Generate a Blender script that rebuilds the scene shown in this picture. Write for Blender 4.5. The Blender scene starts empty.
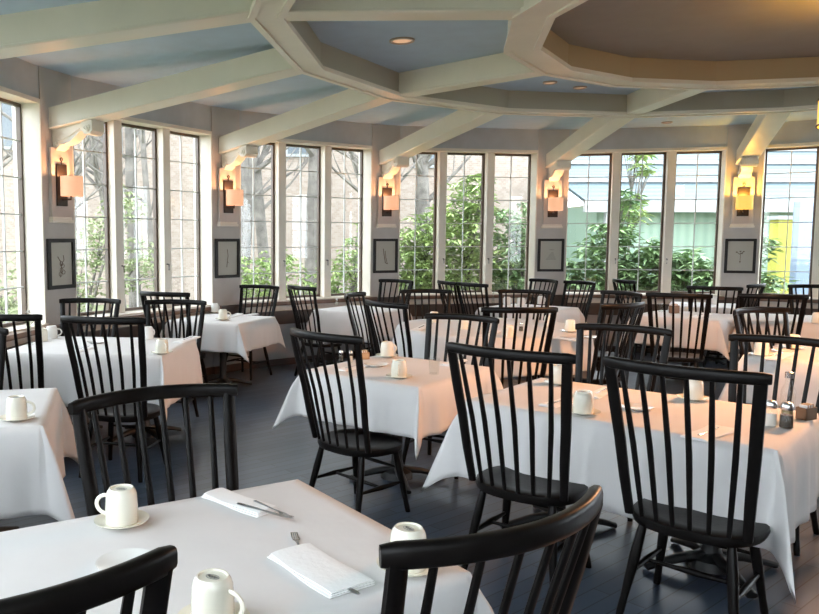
import bpy, bmesh, math, random
from mathutils import Vector, Matrix
from math import sin, cos, pi, radians, atan, tan
random.seed(7)
S = bpy.context.scene
COL = S.collection

# ------------------------------------------------------------------ camera, world, exposure
F = 768.34; PITCH = .0887; PX = 287.44; PY = 307.0; EYE = 1.65
cam_d = bpy.data.cameras.new('camera'); cam = bpy.data.objects.new('camera', cam_d); COL.objects.link(cam)
cam.location = (0, 0, EYE); cam.rotation_euler = (pi/2 - PITCH, 0, 0)
cam_d.sensor_width = 36; cam_d.sensor_fit = 'HORIZONTAL'; cam_d.lens = F/819*36
cam_d.shift_x = (409.5-PX)/819; cam_d.shift_y = 0
cam_d.clip_start = .05; cam_d.clip_end = 300
S.camera = cam
S.view_settings.view_transform = 'Standard'; S.view_settings.look = 'None'
S.view_settings.gamma = 1; S.view_settings.use_curve_mapping = False
S.view_settings.exposure = 1.12
w = bpy.data.worlds.new('world'); S.world = w; w.use_nodes = True
bg = w.node_tree.nodes['Background']; bg.inputs[0].default_value = (.86, .92, 1.0, 1); bg.inputs[1].default_value = 4.1
CHAND_W = 540.0; SCONCE_W = 3.4; CAN_W = 6.0

def onplane(px, py, z):
    """where the line of sight through a pixel meets the height z"""
    u = (px-PX)/F; v = (PY-py)/F
    d = Vector((u, cos(PITCH)+v*sin(PITCH), -sin(PITCH)+v*cos(PITCH)))
    return d*((z-EYE)/d.z)

# ------------------------------------------------------------------ materials
def mat(name, col, rough=.5, metal=0, spec=.5, bump=0, bscale=40, var=0, vscale=6, emit=None, es=0, trans=0, coat=0):
    m = bpy.data.materials.new(name); m.use_nodes = True
    nt = m.node_tree; b = nt.nodes['Principled BSDF']
    b.inputs['Base Color'].default_value = (*col, 1)
    b.inputs['Roughness'].default_value = rough; b.inputs['Metallic'].default_value = metal
    b.inputs['Specular IOR Level'].default_value = spec
    if trans: b.inputs['Transmission Weight'].default_value = trans
    if coat: b.inputs['Coat Weight'].default_value = coat; b.inputs['Coat Roughness'].default_value = .15
    if emit: b.inputs['Emission Color'].default_value = (*emit, 1); b.inputs['Emission Strength'].default_value = es
    if var or bump:
        tc = nt.nodes.new('ShaderNodeTexCoord')
        if var:
            n = nt.nodes.new('ShaderNodeTexNoise'); n.inputs['Scale'].default_value = vscale; n.inputs['Detail'].default_value = 5
            nt.links.new(tc.outputs['Object'], n.inputs['Vector'])
            r = nt.nodes.new('ShaderNodeMapRange'); r.inputs[1].default_value = .3; r.inputs[2].default_value = .7
            r.inputs[3].default_value = 1-var; r.inputs[4].default_value = 1+var
            nt.links.new(n.outputs[0], r.inputs[0])
            x = nt.nodes.new('ShaderNodeVectorMath'); x.operation = 'SCALE'
            x.inputs[0].default_value = col; nt.links.new(r.outputs[0], x.inputs['Scale'])
            nt.links.new(x.outputs[0], b.inputs['Base Color'])
        if bump:
            n2 = nt.nodes.new('ShaderNodeTexNoise'); n2.inputs['Scale'].default_value = bscale; n2.inputs['Detail'].default_value = 4
            nt.links.new(tc.outputs['Object'], n2.inputs['Vector'])
            bp = nt.nodes.new('ShaderNodeBump'); bp.inputs['Strength'].default_value = bump; bp.inputs['Distance'].default_value = .01
            nt.links.new(n2.outputs[0], bp.inputs['Height']); nt.links.new(bp.outputs[0], b.inputs['Normal'])
    return m

M = {}
M['ceiling'] = mat('pale_blue_plaster', (.47, .60, .74), .85, var=.04)
M['frieze'] = mat('grey_blue_plaster', (.50, .52, .54), .85, var=.05)
M['wall'] = mat('warm_grey_plaster', (.56, .51, .48), .8, var=.04, bump=.1)
M['dado'] = mat('grey_dado_paint', (.36, .35, .36), .6, var=.05)
M['cream'] = mat('cream_gloss_paint', (.80, .745, .64), .38, var=.04, vscale=3)
M['trim'] = mat('ivory_window_paint', (.80, .74, .65), .4, var=.05, vscale=3)
M['ringside'] = mat('stone_ring_side', (.46, .43, .36), .5)  # darker tone set on the outer ring's inward faces
M['ringside2'] = mat('tan_ring_side', (.46, .35, .22), .5)  # darker tan tone set on the inner ring's inward faces
M['taupe'] = mat('taupe_coffer', (.30, .285, .27), .8, var=.03)  # darker taupe tone for the central ceiling panel
M['sash'] = mat('bronze_sash_paint', (.11, .075, .055), .4)
M['muntin'] = mat('lead_grey_muntin', (.60, .61, .60), .5)
M['sill'] = mat('brown_stained_sill', (.16, .085, .055), .35, var=.2, vscale=9)
M['bumper'] = mat('dark_brown_rail', (.055, .035, .028), .4, var=.2)
M['black'] = mat('black_lacquered_wood', (.005, .0042, .004), .34, var=.25, vscale=20, bump=.05, spec=.15)
M['cloth'] = mat('white_linen', (.68, .67, .665), .85, bump=.25, bscale=9, var=.02)
M['napkin'] = mat('folded_white_napkin', (.86, .86, .86), .8, bump=.2, bscale=60)
M['china'] = mat('cream_china', (.80, .77, .66), .18, coat=.4)
M['china2'] = mat('white_china', (.82, .82, .80), .15, coat=.4)
M['mark'] = mat('grey_china_stamp', (.25, .27, .27), .4)
M['steel'] = mat('polished_steel', (.62, .62, .64), .22, metal=1)
M['iron'] = mat('black_cast_iron', (.015, .016, .017), .42)
M['bronze'] = mat('dark_bronze', (.03, .02, .016), .45, metal=.5, var=.2)
M['shade'] = mat('lit_sconce_shade', (.50, .34, .24), .8, emit=(1.0, .49, .27), es=.36)
M['shade2'] = mat('lit_amber_sconce_shade', (.55, .40, .15), .8, emit=(1.0, .56, .10), es=.45)
M['shadey'] = mat('lit_chandelier_shade', (.9, .7, .35), .8, emit=(1.0, .52, .07), es=.45)
M['frame'] = mat('black_picture_frame', (.012, .010, .009), .6, var=.2)
M['mat'] = mat('ivory_mount_board', (.50, .47, .41), .9)
M['ink'] = mat('sepia_ink', (.16, .11, .08), .9)
M['ink2'] = mat('grey_ink_wash', (.30, .27, .23), .9)
M['brown'] = mat('brown_caddy', (.20, .11, .06), .5)
M['card'] = mat('tan_card', (.50, .34, .2), .8)
M['salt'] = mat('salt_grains', (.80, .77, .72), .8)
M['pepper'] = mat('pepper_grains', (.07, .06, .05), .8, var=.4, vscale=200)
M['petal'] = mat('white_petals', (.85, .83, .78), .7)
M['stem'] = mat('green_stem', (.12, .22, .06), .6)
M['bulb'] = mat('dim_downlight_lens', (.55, .36, .25), .4, emit=(1, .6, .35), es=.25)
M['canring'] = mat('downlight_ring', (.45, .38, .33), .5)

def glass_mat(name, tint, refl):
    m = bpy.data.materials.new(name); m.use_nodes = True; nt = m.node_tree
    nt.nodes.remove(nt.nodes['Principled BSDF'])
    out = nt.nodes['Material Output']
    t = nt.nodes.new('ShaderNodeBsdfTransparent'); t.inputs[0].default_value = (*tint, 1)
    g = nt.nodes.new('ShaderNodeBsdfGlossy'); g.inputs['Roughness'].default_value = .02
    lw = nt.nodes.new('ShaderNodeLayerWeight'); lw.inputs[0].default_value = .5
    fr = nt.nodes.new('ShaderNodeMath'); fr.operation = 'POWER'; fr.inputs[1].default_value = 4
    nt.links.new(lw.outputs['Facing'], fr.inputs[0])
    f2 = nt.nodes.new('ShaderNodeMath'); f2.operation = 'MULTIPLY_ADD'; f2.inputs[1].default_value = refl; f2.inputs[2].default_value = .035
    nt.links.new(fr.outputs[0], f2.inputs[0])
    mx = nt.nodes.new('ShaderNodeMixShader')
    nt.links.new(f2.outputs[0], mx.inputs[0]); nt.links.new(t.outputs[0], mx.inputs[1]); nt.links.new(g.outputs[0], mx.inputs[2])
    nt.links.new(mx.outputs[0], out.inputs[0]); return m
M['pane'] = glass_mat('window_glass', (.97, .985, .98), .35)
M['tumbler'] = glass_mat('clear_drinking_glass', (.97, .98, .975), .25)

def floor_mat():
    m = bpy.data.materials.new('dark_painted_boards'); m.use_nodes = True; nt = m.node_tree; b = nt.nodes['Principled BSDF']
    tc = nt.nodes.new('ShaderNodeTexCoord'); mp = nt.nodes.new('ShaderNodeMapping'); mp.inputs['Rotation'].default_value = (0, 0, radians(-38))
    nt.links.new(tc.outputs['Object'], mp.inputs[0])
    br = nt.nodes.new('ShaderNodeTexBrick'); br.inputs['Scale'].default_value = 1.0
    br.inputs['Brick Width'].default_value = 1.1; br.inputs['Row Height'].default_value = .085
    br.inputs['Mortar Size'].default_value = .003; br.inputs['Color1'].default_value = (.040, .055, .082, 1)
    br.inputs['Color2'].default_value = (.065, .088, .125, 1); br.inputs['Mortar'].default_value = (.005, .005, .006, 1)
    nt.links.new(mp.outputs[0], br.inputs[0]); nt.links.new(br.outputs[0], b.inputs['Base Color'])
    n = nt.nodes.new('ShaderNodeTexNoise'); n.inputs['Scale'].default_value = 7; nt.links.new(mp.outputs[0], n.inputs[0])
    r = nt.nodes.new('ShaderNodeMapRange'); r.inputs[3].default_value = .29; r.inputs[4].default_value = .33; b.inputs['Specular IOR Level'].default_value = .75
    nt.links.new(n.outputs[0], r.inputs[0]); nt.links.new(r.outputs[0], b.inputs['Roughness'])
    bp = nt.nodes.new('ShaderNodeBump'); bp.inputs['Strength'].default_value = .15; bp.inputs['Distance'].default_value = .004
    nt.links.new(br.outputs['Fac'], bp.inputs['Height']); bp.invert = True
    nt.links.new(bp.outputs[0], b.inputs['Normal'])
    return m
M['floor'] = floor_mat()

def brick_mat(name, c1, c2, mo, scale=4.5):
    m = bpy.data.materials.new(name); m.use_nodes = True; nt = m.node_tree; b = nt.nodes['Principled BSDF']
    tc = nt.nodes.new('ShaderNodeTexCoord'); mp = nt.nodes.new('ShaderNodeMapping'); mp.inputs['Rotation'].default_value = (pi/2, 0, 0)
    nt.links.new(tc.outputs['Object'], mp.inputs[0])
    br = nt.nodes.new('ShaderNodeTexBrick'); br.inputs['Scale'].default_value = scale
    for i, c in enumerate((c1, c2, mo)): br.inputs[('Color1', 'Color2', 'Mortar')[i]].default_value = (*c, 1)
    nt.links.new(mp.outputs[0], br.inputs[0]); nt.links.new(br.outputs[0], b.inputs['Base Color'])
    b.inputs['Roughness'].default_value = .9; return m
M['brick'] = brick_mat('pale_pink_brick', (.25, .19, .155), (.34, .28, .24), (.32, .29, .26))
def stripes_mat(name, c1, c2, scale, axis='Z', dist=0):
    m = bpy.data.materials.new(name); m.use_nodes = True; nt = m.node_tree; b = nt.nodes['Principled BSDF']
    tc = nt.nodes.new('ShaderNodeTexCoord'); wv = nt.nodes.new('ShaderNodeTexWave'); wv.bands_direction = axis
    wv.inputs['Scale'].default_value = scale; wv.inputs['Distortion'].default_value = dist
    nt.links.new(tc.outputs['Object'], wv.inputs[0])
    cr = nt.nodes.new('ShaderNodeValToRGB'); cr.color_ramp.elements[0].color = (*c1, 1); cr.color_ramp.elements[1].color = (*c2, 1)
    nt.links.new(wv.outputs[0], cr.inputs[0]); nt.links.new(cr.outputs[0], b.inputs['Base Color'])
    b.inputs['Roughness'].default_value = .6; return m
M['teal'] = stripes_mat('teal_ribbed_roof', (.034, .068, .08), (.075, .105, .115), .9, 'Y', .6)
M['palewall'] = stripes_mat('pale_green_panels', (.24, .34, .27), (.31, .41, .33), 1.4, 'X', 0)
M['white'] = mat('white_fascia_paint', (.33, .35, .36), .7)
M['yellow'] = mat('yellow_render', (.40, .38, .07), .8, var=.1, vscale=2)
M['bluepost'] = mat('pale_blue_paint', (.17, .22, .30), .7)
M['greystone'] = mat('pale_grey_stone', (.20, .215, .24), .9, var=.3, vscale=3)
M['lawn'] = mat('leaf_litter_ground', (.16, .18, .09), .95, var=.4, vscale=1.5)
M['bark'] = mat('pale_rough_bark', (.16, .145, .13), .95, var=.45, vscale=5, bump=.8, bscale=12)
M['darkwin'] = mat('dark_window_glass', (.10, .12, .14), .2)
def leafmat(name, c1, c2):
    m = bpy.data.materials.new(name); m.use_nodes = True; nt = m.node_tree; b = nt.nodes['Principled BSDF']
    tc = nt.nodes.new('ShaderNodeTexCoord'); n = nt.nodes.new('ShaderNodeTexNoise'); n.inputs['Scale'].default_value = 5; n.inputs['Detail'].default_value = 6
    nt.links.new(tc.outputs['Object'], n.inputs[0])
    cr = nt.nodes.new('ShaderNodeValToRGB'); cr.color_ramp.elements[0].position = .35; cr.color_ramp.elements[1].position = .65
    cr.color_ramp.elements[0].color = (*c1, 1); cr.color_ramp.elements[1].color = (*c2, 1)
    nt.links.new(n.outputs[0], cr.inputs[0]); nt.links.new(cr.outputs[0], b.inputs['Base Color']); b.inputs['Roughness'].default_value = .55
    return m
M['leafA'] = leafmat('deep_green_leaves', (.07, .15, .05), (.34, .48, .22))
M['leafB'] = leafmat('yellow_green_leaves', (.16, .26, .07), (.46, .56, .22))
M['leafC'] = leafmat('pale_spring_leaves', (.22, .28, .12), (.42, .46, .28))

# ------------------------------------------------------------------ mesh builder
class MB:
    def __init__(s): s.v = []; s.f = []; s.sm = []
    def add(s, vs, fs, smooth=False):
        o = len(s.v); s.v += [tuple(v) for v in vs]
        for f in fs: s.f.append([i+o for i in f]); s.sm.append(smooth)
        return s
    def box(s, x0, x1, y0, y1, z0, z1, mx=None, bev=0):
        if bev:
            bm = bmesh.new(); bmesh.ops.create_cube(bm, size=1)
            bmesh.ops.scale(bm, vec=(x1-x0, y1-y0, z1-z0), verts=bm.verts)
            bmesh.ops.translate(bm, vec=((x0+x1)/2, (y0+y1)/2, (z0+z1)/2), verts=bm.verts)
            bmesh.ops.bevel(bm, geom=bm.edges[:], offset=bev, segments=2, affect='EDGES', profile=.6)
            bm.verts.index_update(); vs = [v.co.copy() for v in bm.verts]; fs = [[v.index for v in f.verts] for f in bm.faces]; bm.free()
        else:
            vs = [Vector((x, y, z)) for z in (z0, z1) for y in (y0, y1) for x in (x0, x1)]
            fs = [(0, 2, 3, 1), (4, 5, 7, 6), (0, 1, 5, 4), (2, 6, 7, 3), (0, 4, 6, 2), (1, 3, 7, 5)]
        if mx: vs = [mx @ v for v in vs]
        return s.add(vs, fs)
    def sweep(s, pts, secs, up=Vector((0, 0, 1)), closed=False, smooth=True, cap=True):
        """pts: centre points; secs: list of (hx, hy, n, power) super-elliptic sections; section x = side, y = up-ish"""
        n = secs[0][2]; rings = []
        N = len(pts); pts = [Vector(p) for p in pts]
        for i, p in enumerate(pts):
            a = pts[(i-1) % N] if (i > 0 or closed) else p; b = pts[(i+1) % N] if (i < N-1 or closed) else p
            t = (b-a).normalized()
            side = t.cross(up)
            if side.length < 1e-4: side = t.cross(Vector((0, 1, 0)))
            side.normalize(); u2 = side.cross(t)
            hx, hy, _, pw = secs[i]; ring = []
            for k in range(n):
                an = 2*pi*(k+.5)/n; c, sn = cos(an), sin(an)
                cx = math.copysign(abs(c)**(2/pw), c); sy = math.copysign(abs(sn)**(2/pw), sn)
                ring.append(p+side*hx*cx+u2*hy*sy)
            rings.append(ring)
        vs = [v for r in rings for v in r]; fs = []
        R = N if closed else N-1
        for i in range(R):
            for k in range(n):
                j = (i+1) % N
                fs.append((i*n+k, i*n+(k+1) % n, j*n+(k+1) % n, j*n+k))
        if cap and not closed: fs.append(tuple(range(n-1, -1, -1))); fs.append(tuple((N-1)*n+k for k in range(n)))
        return s.add(vs, fs, smooth)
    def tube(s, pts, rad, n=10, pw=2, up=Vector((0, 0, 1))):
        if not hasattr(rad, '__len__'): rad = [rad]*len(pts)
        return s.sweep(pts, [(r, r, n, pw) for r in rad], up)
    def lathe(s, prof, n=24, cx=0, cy=0, mx=None, smooth=True):
        vs = []; fs = []
        for r, z in prof:
            for k in range(n):
                a = 2*pi*k/n; vs.append(Vector((cx+r*cos(a), cy+r*sin(a), z)))
        for i in range(len(prof)-1):
            for k in range(n):
                fs.append((i*n+k, i*n+(k+1) % n, (i+1)*n+(k+1) % n, (i+1)*n+k))
        fs.append(tuple(range(n-1, -1, -1))); fs.append(tuple((len(prof)-1)*n+k for k in range(n)))
        if mx: vs = [mx @ v for v in vs]
        return s.add(vs, fs, smooth)
    def prism(s, poly, h0, h1, mx=None, smooth=False):
        """poly in xy, extruded in z"""
        n = len(poly)
        vs = [Vector((x, y, h0)) for x, y in poly]+[Vector((x, y, h1)) for x, y in poly]
        fs = [tuple(range(n-1, -1, -1)), tuple(range(n, 2*n))]+[(k, (k+1) % n, n+(k+1) % n, n+k) for k in range(n)]
        if mx: vs = [mx @ v for v in vs]
        return s.add(vs, fs, smooth)
    def build(s, name, m, parent=None, loc=None, rz=0, fix=True):
        me = bpy.data.meshes.new(name); me.from_pydata(s.v, [], s.f); me.update()
        if fix:
            bm = bmesh.new(); bm.from_mesh(me); bmesh.ops.recalc_face_normals(bm, faces=bm.faces); bm.to_mesh(me); bm.free()
        for p, q in zip(me.polygons, s.sm): p.use_smooth = q
        if any(s.sm): me.set_sharp_from_angle(angle=radians(40))
        me.materials.append(M[m] if isinstance(m, str) else m)
        o = bpy.data.objects.new(name, me); COL.objects.link(o)
        if parent: o.parent = parent
        if loc is not None: o.location = loc
        o.rotation_euler.z = rz
        return o

def tag(o, label, cat, group=None):
    o['label'] = label; o['category'] = cat
    if group: o['group'] = group
    return o
def thing(name, label, cat, loc=(0, 0, 0), rz=0, group=None):
    o = bpy.data.objects.new(name, None); COL.objects.link(o); o.empty_display_size = .1
    o.location = loc; o.rotation_euler.z = rz
    return tag(o, label, cat, group)
def struct(o): o['kind'] = 'structure'; return o
def dup(root, loc, rz=0, label=None, group=None, scale=None):
    r = root.copy(); COL.objects.link(r); r.location = loc; r.rotation_euler.z = rz
    if label: r['label'] = label
    if group: r['group'] = group
    if scale: r.scale = (scale,)*3
    for ch in list(root.children):
        c = ch.copy(); COL.objects.link(c); c.parent = r
        for g in list(ch.children):
            d = g.copy(); COL.objects.link(d); d.parent = c
    return r
def T(x, y, z=0, rz=0): return Matrix.Translation((x, y, z)) @ Matrix.Rotation(rz, 4, 'Z')

# ------------------------------------------------------------------ the room: a regular 16-gon
CX, CY, R = 3.743, 4.815, 6.47
A0 = -1.1614; TH = pi/8; HP = .219
HEAD = 2.92; SILL = .86; CEIL = 3.22
def pol(r, a, z=0): return Vector((CX+r*sin(a), CY+r*cos(a), z))
def pier_mx(k, r=R):
    """local frame at pier k: x = tangent (to the right seen from inside), y = inward, z = up"""
    a = A0+k*TH; p = pol(r, a)
    x = Vector((cos(a), -sin(a), 0)); y = Vector((-sin(a), -cos(a), 0))
    m = Matrix(((x.x, y.x, 0, p.x), (x.y, y.y, 0, p.y), (0, 0, 1, 0), (0, 0, 0, 1)))
    return m
def bay_mx(k):
    a = A0+k*TH; b = a+TH
    A = pol(R, a)+Vector((cos(a), -sin(a), 0))*HP; B = pol(R, b)-Vector((cos(b), -sin(b), 0))*HP
    m_ = (A+B)/2; x = (B-A).normalized(); y = Vector((x.y, -x.x, 0))
    if y.dot(Vector((CX, CY, 0))-m_) < 0: y = -y
    return Matrix(((x.x, y.x, 0, m_.x), (x.y, y.y, 0, m_.y), (0, 0, 1, 0), (0, 0, 0, 1))), (B-A).length/2

# floor and ceiling
poly = [tuple(pol(R+.35, A0+TH*(k), 0).xy) for k in range(16)]
struct(MB().prism(poly, -.15, 0).build('floor', 'floor'))
struct(MB().prism(poly, CEIL, CEIL+.12).build('ceiling', 'ceiling'))

sides = {-3: 'left', -2: 'left', -1: 'left', 0: 'left', 1: 'back', 2: 'back', 3: 'back', 4: 'right', 5: 'right', 6: 'right', 7: 'right', 8: 'right'}
win_bays = [-3, -2, -1, 0, 1, 2, 3, 4, 5, 6, 7, 11, 12]  # last two bays, unseen behind the camera, added for cool daylight on the foreground
nwin = 0
for k in range(-3, 13):
    mx, L = bay_mx(k)
    side = sides.get(k, 'front')
    b = MB()
    if k in win_bays:
        b.box(-L-.06, L+.06, -.25, 0, 0, .55, mx)
        b.build('wall_'+side, 'dado')['kind'] = 'structure'
        b = MB(); b.box(-L-.06, L+.06, -.25, 0, .55, SILL-.06, mx)
        struct(b.build('wall_'+side, 'trim'))
        b = MB(); b.box(-L-.06, L+.06, -.25, 0, HEAD, CEIL, mx)
        struct(b.build('wall_'+side, 'frieze'))
        # rails and sill
        t = MB().box(-L-.02, L+.02, -.02, .055, .545, .715, mx, .006).build('trim_1', 'bumper'); struct(t)
        t = MB().box(-L-.02, L+.02, -.02, .13, .795, .845, mx, .008).build('trim_2', 'sill'); struct(t)
        struct(MB().box(-L, L, -.02, .02, 0.002, .09, mx).build('baseboard_'+side, 'bumper'))
        # window
        nwin += 1
        fr = MB()
        fr.box(-L-.01, L+.01, -.29, .035, SILL-.06, SILL-.005, mx)          # white stool
        fr.box(-L-.005, -L+.015, -.27, .012, SILL-.01, HEAD, mx); fr.box(L-.015, L+.005, -.27, .012, SILL-.01, HEAD, mx)
        fr.box(-L-.005, L+.005, -.27, .012, HEAD-.035, HEAD+.005, mx)
        for x in (-.365, .365): fr.box(x-.056, x+.056, -.245, -.075, SILL-.01, HEAD-.02, mx, .008)
        W = struct(fr.build('window_%d' % nwin, 'trim'))
        for cxw in (-.73, 0, .73):
            hw = .303
            cc = cxw
            z0, z1 = SILL+.0, HEAD-.035; yb = -.20
            sh = MB()
            for (x0, x1, za, zb) in ((cc-hw-.005, cc-hw+.022, z0, z1), (cc+hw-.022, cc+hw+.005, z0, z1), (cc-hw, cc+hw, z0, z0+.03), (cc-hw, cc+hw, z1-.028, z1)):
                sh.box(x0, x1, yb-.02, yb+.025, za, zb, mx)
            so = sh.build('sash', 'sash', W)
            mu = MB(); mu.box(cc-.006, cc+.006, yb-.008, yb+.012, z0, z1, mx)
            for j in range(1, 6):
                z = z0+(z1-z0)*j/6; mu.box(cc-hw, cc+hw, yb-.006, yb+.010, z-.006, z+.006, mx)
            mu.build('muntin', 'muntin', W)
            MB().box(cc-hw, cc+hw, yb-.004, yb-.001, z0, z1, mx).build('pane', 'pane', W)
        for x in (-.345, .345):
            MB().tube([mx @ Vector((x, -.08, 1.36)), mx @ Vector((x, -.045, 1.36)), mx @ Vector((x, -.045, 1.29))], [.009, .008, .006], 8).build('handle', 'bronze', W)
    elif k in (9, 10):
        b.box(-L-.06, L+.06, -.25, 0, 2.5, CEIL, mx); struct(b.build('wall_front', 'frieze'))   # opening behind the camera
    else:
        b.box(-L-.06, L+.06, -.25, 0, 0, CEIL, mx); struct(b.build('wall_'+side, 'wall'))
    # pier at the start of the bay
    pm = pier_mx(k)
    if k != 10:
        b = MB().box(-HP, HP, -.28, .012, .55, CEIL, pm); struct(b.build('wall_'+side, 'wall'))
        struct(MB().box(-HP-.002, HP+.002, -.28, .010, 0, .56, pm).build('wall_'+side, 'dado'))
        struct(MB().box(-HP-.02, HP+.02, .0, .075, .545, .83, pm, .006).build('trim_1', 'bumper'))
        struct(MB().box(-HP-.01, HP+.01, .0, .05, 0.002, .09, pm).build('baseboard_'+side, 'bumper'))

# room beyond the opening behind the camera
pm, L = bay_mx(9)
struct(MB().prism([tuple(pol(R+.3, A0+8.6*TH).xy), tuple(pol(R+.3, A0+11.4*TH).xy), tuple(pol(R+4, A0+11.4*TH).xy), tuple(pol(R+4, A0+8.6*TH).xy)], -.15, -.002).build('floor', 'floor'))
struct(MB().prism([tuple(pol(R+.3, A0+8.6*TH).xy), tuple(pol(R+.3, A0+11.4*TH).xy), tuple(pol(R+4, A0+11.4*TH).xy), tuple(pol(R+4, A0+8.6*TH).xy)], 2.7, 2.8).build('ceiling', 'ceiling'))
w_ = MB()
pts = [pol(R+.3, A0+8.6*TH), pol(R+4, A0+8.6*TH), pol(R+4, A0+11.4*TH), pol(R+.3, A0+11.4*TH)]
for a, b in zip(pts[:-1], pts[1:]):
    d = (b-a).normalized(); n = Vector((d.y, -d.x, 0))*.1
    w_.add([a, b, b+n, a+n]+[q+Vector((0, 0, 2.7)) for q in (a, b, b+n, a+n)], [(0, 1, 2, 3), (4, 7, 6, 5), (0, 4, 5, 1), (1, 5, 6, 2), (2, 6, 7, 3), (3, 7, 4, 0)])
struct(w_.build('wall_front', 'wall'))

# ceiling rings and beams
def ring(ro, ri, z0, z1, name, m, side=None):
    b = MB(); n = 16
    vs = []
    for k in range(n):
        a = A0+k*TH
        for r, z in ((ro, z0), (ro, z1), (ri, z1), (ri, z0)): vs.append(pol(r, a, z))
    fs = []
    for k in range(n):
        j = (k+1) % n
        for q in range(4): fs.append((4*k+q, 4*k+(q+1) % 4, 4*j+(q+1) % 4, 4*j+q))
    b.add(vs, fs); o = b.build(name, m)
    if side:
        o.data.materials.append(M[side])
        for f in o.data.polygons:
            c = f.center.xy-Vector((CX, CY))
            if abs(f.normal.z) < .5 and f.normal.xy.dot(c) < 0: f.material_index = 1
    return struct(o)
ZR = 3.01
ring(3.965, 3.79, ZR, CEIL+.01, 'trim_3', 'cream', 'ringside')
ring(3.990, 3.945, ZR-.012, ZR+.022, 'trim_3', 'trim'); ring(3.812, 3.765, ZR-.012, ZR+.022, 'trim_3', 'trim')
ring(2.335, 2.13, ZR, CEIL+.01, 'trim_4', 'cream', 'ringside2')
ring(2.36, 2.315, ZR-.012, ZR+.022, 'trim_4', 'trim'); ring(2.15, 2.10, ZR-.012, ZR+.022, 'trim_4', 'trim')
# recessed central coffer
poly = [tuple(pol(2.125, A0+TH*k).xy) for k in range(16)]
struct(MB().prism(poly, CEIL-.012, CEIL-.002).build('ceiling', 'taupe'))
def beam(k, r0, r1, za, zb, h, wd, name):
    a = A0+k*TH; p = pol(r0, a); q = pol(r1, a); side = Vector((cos(a), -sin(a), 0))*wd/2
    b = MB(); vs = []
    for P, z in ((p, za), (q, zb)):
        for sx, hz in ((-1, 0), (1, 0), (1, h), (-1, h)): vs.append(P+side*sx+Vector((0, 0, z+hz)))
    b.add(vs, [(0, 3, 2, 1), (4, 5, 6, 7), (0, 1, 5, 4), (1, 2, 6, 5), (2, 3, 7, 6), (3, 0, 4, 7)])
    for sx in (-1, 1):      # small bead along the lower arris
        e0 = p+side*sx+Vector((0, 0, za+.012)); e1 = q+side*sx+Vector((0, 0, zb+.012)); b.tube([e0, e1], .011, 6)
    o = struct(b.build(name, 'cream')); return o
prof = [(0, 2.67), (0, 2.49), (.03, 2.475), (.06, 2.49), (.09, 2.525), (.14, 2.53), (.20, 2.545), (.26, 2.585), (.31, 2.63), (.36, 2.645), (.37, 2.62), (.455, 2.62), (.47, 2.64), (.47, 2.735)]
for k in range(-3, 13):
    B = beam(k, R+.0, 3.95, 2.665, 3.012, .20, .215, 'trim_5')
    pm = pier_mx(k)
    if k in (9, 10): continue
    # corbel below the beam: profile in (inward, z), extruded along the tangent
    mxx = pm @ Matrix(((0, 0, 1, 0), (1, 0, 0, .01), (0, 1, 0, 0), (0, 0, 0, 1)))
    c = MB().prism(prof, -.065, .065, mxx)
    c.prism([(.365, 2.635), (.39, 2.605), (.45, 2.605), (.48, 2.635), (.475, 2.73), (.36, 2.72)], -.092, .092, mxx)
    for sx in (-1, 1):
        for (yy, zz, rr) in ((.052, 2.535, .042), (.42, 2.66, .036)):
            c.lathe([(rr, 0), (rr, .012), (rr*.6, .014), (rr*.5, .006), (rr*.3, .02)], 14, mx=mxx @ Matrix.Translation((yy, zz, .064 if sx > 0 else -.064)) @ Matrix.Rotation(0 if sx > 0 else pi, 4, 'X') if rr > .04 else mxx @ Matrix.Translation((yy, zz, .09 if sx > 0 else -.09)) @ Matrix.Rotation(0 if sx > 0 else pi, 4, 'X'))
        c.tube([mxx @ Vector((.09, 2.56, sx*.066)), mxx @ Vector((.2, 2.60, sx*.066)), mxx @ Vector((.32, 2.66, sx*.066))], .008, 6)
    c.build('bracket', 'cream', B)
for k in range(-3, 13, 2):
    beam(k, 3.80, 2.32, ZR, ZR, .215, .17, 'trim_6')

# recessed ceiling lights
can_px = [(402, 40, 'round downlight recessed in blue coffer between the two ceiling rings'), (550, 82, 'small downlight recessed beside the inner ceiling ring, left of a pair'), (580, 87, 'small downlight beside the inner ceiling ring, right of a pair'), (667, 122, 'small downlight in blue ceiling above the far right windows')]
def make_can(label, p, r):
    t = thing('recessed_light', label, 'ceiling light', (p.x, p.y, CEIL), 0, 'recessed ceiling lights')
    MB().lathe([(r, 0.001), (r, -.012), (r*.86, -.016), (r*.80, -.004), (r*.80, .001)], 28).build('ring', 'canring', t)
    MB().lathe([(r*.79, 0.0), (r*.74, -.006), (r*.4, -.009), (.001, -.010)], 24).build('lens', 'bulb', t)
    return t
for (px, py, lb) in can_px:
    p = onplane(px, py, CEIL)
    make_can(lb, p, .10 if px == 402 else .07)
    if px == 402:
        ld = bpy.data.lights.new('downlight', 'SPOT'); ld.energy = CAN_W; ld.color = (1, .75, .5); ld.spot_size = 2.2; ld.spot_blend = .8; ld.shadow_soft_size = .08
        lo = bpy.data.objects.new('downlight', ld); COL.objects.link(lo); lo.location = (p.x, p.y, CEIL-.05)

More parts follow.
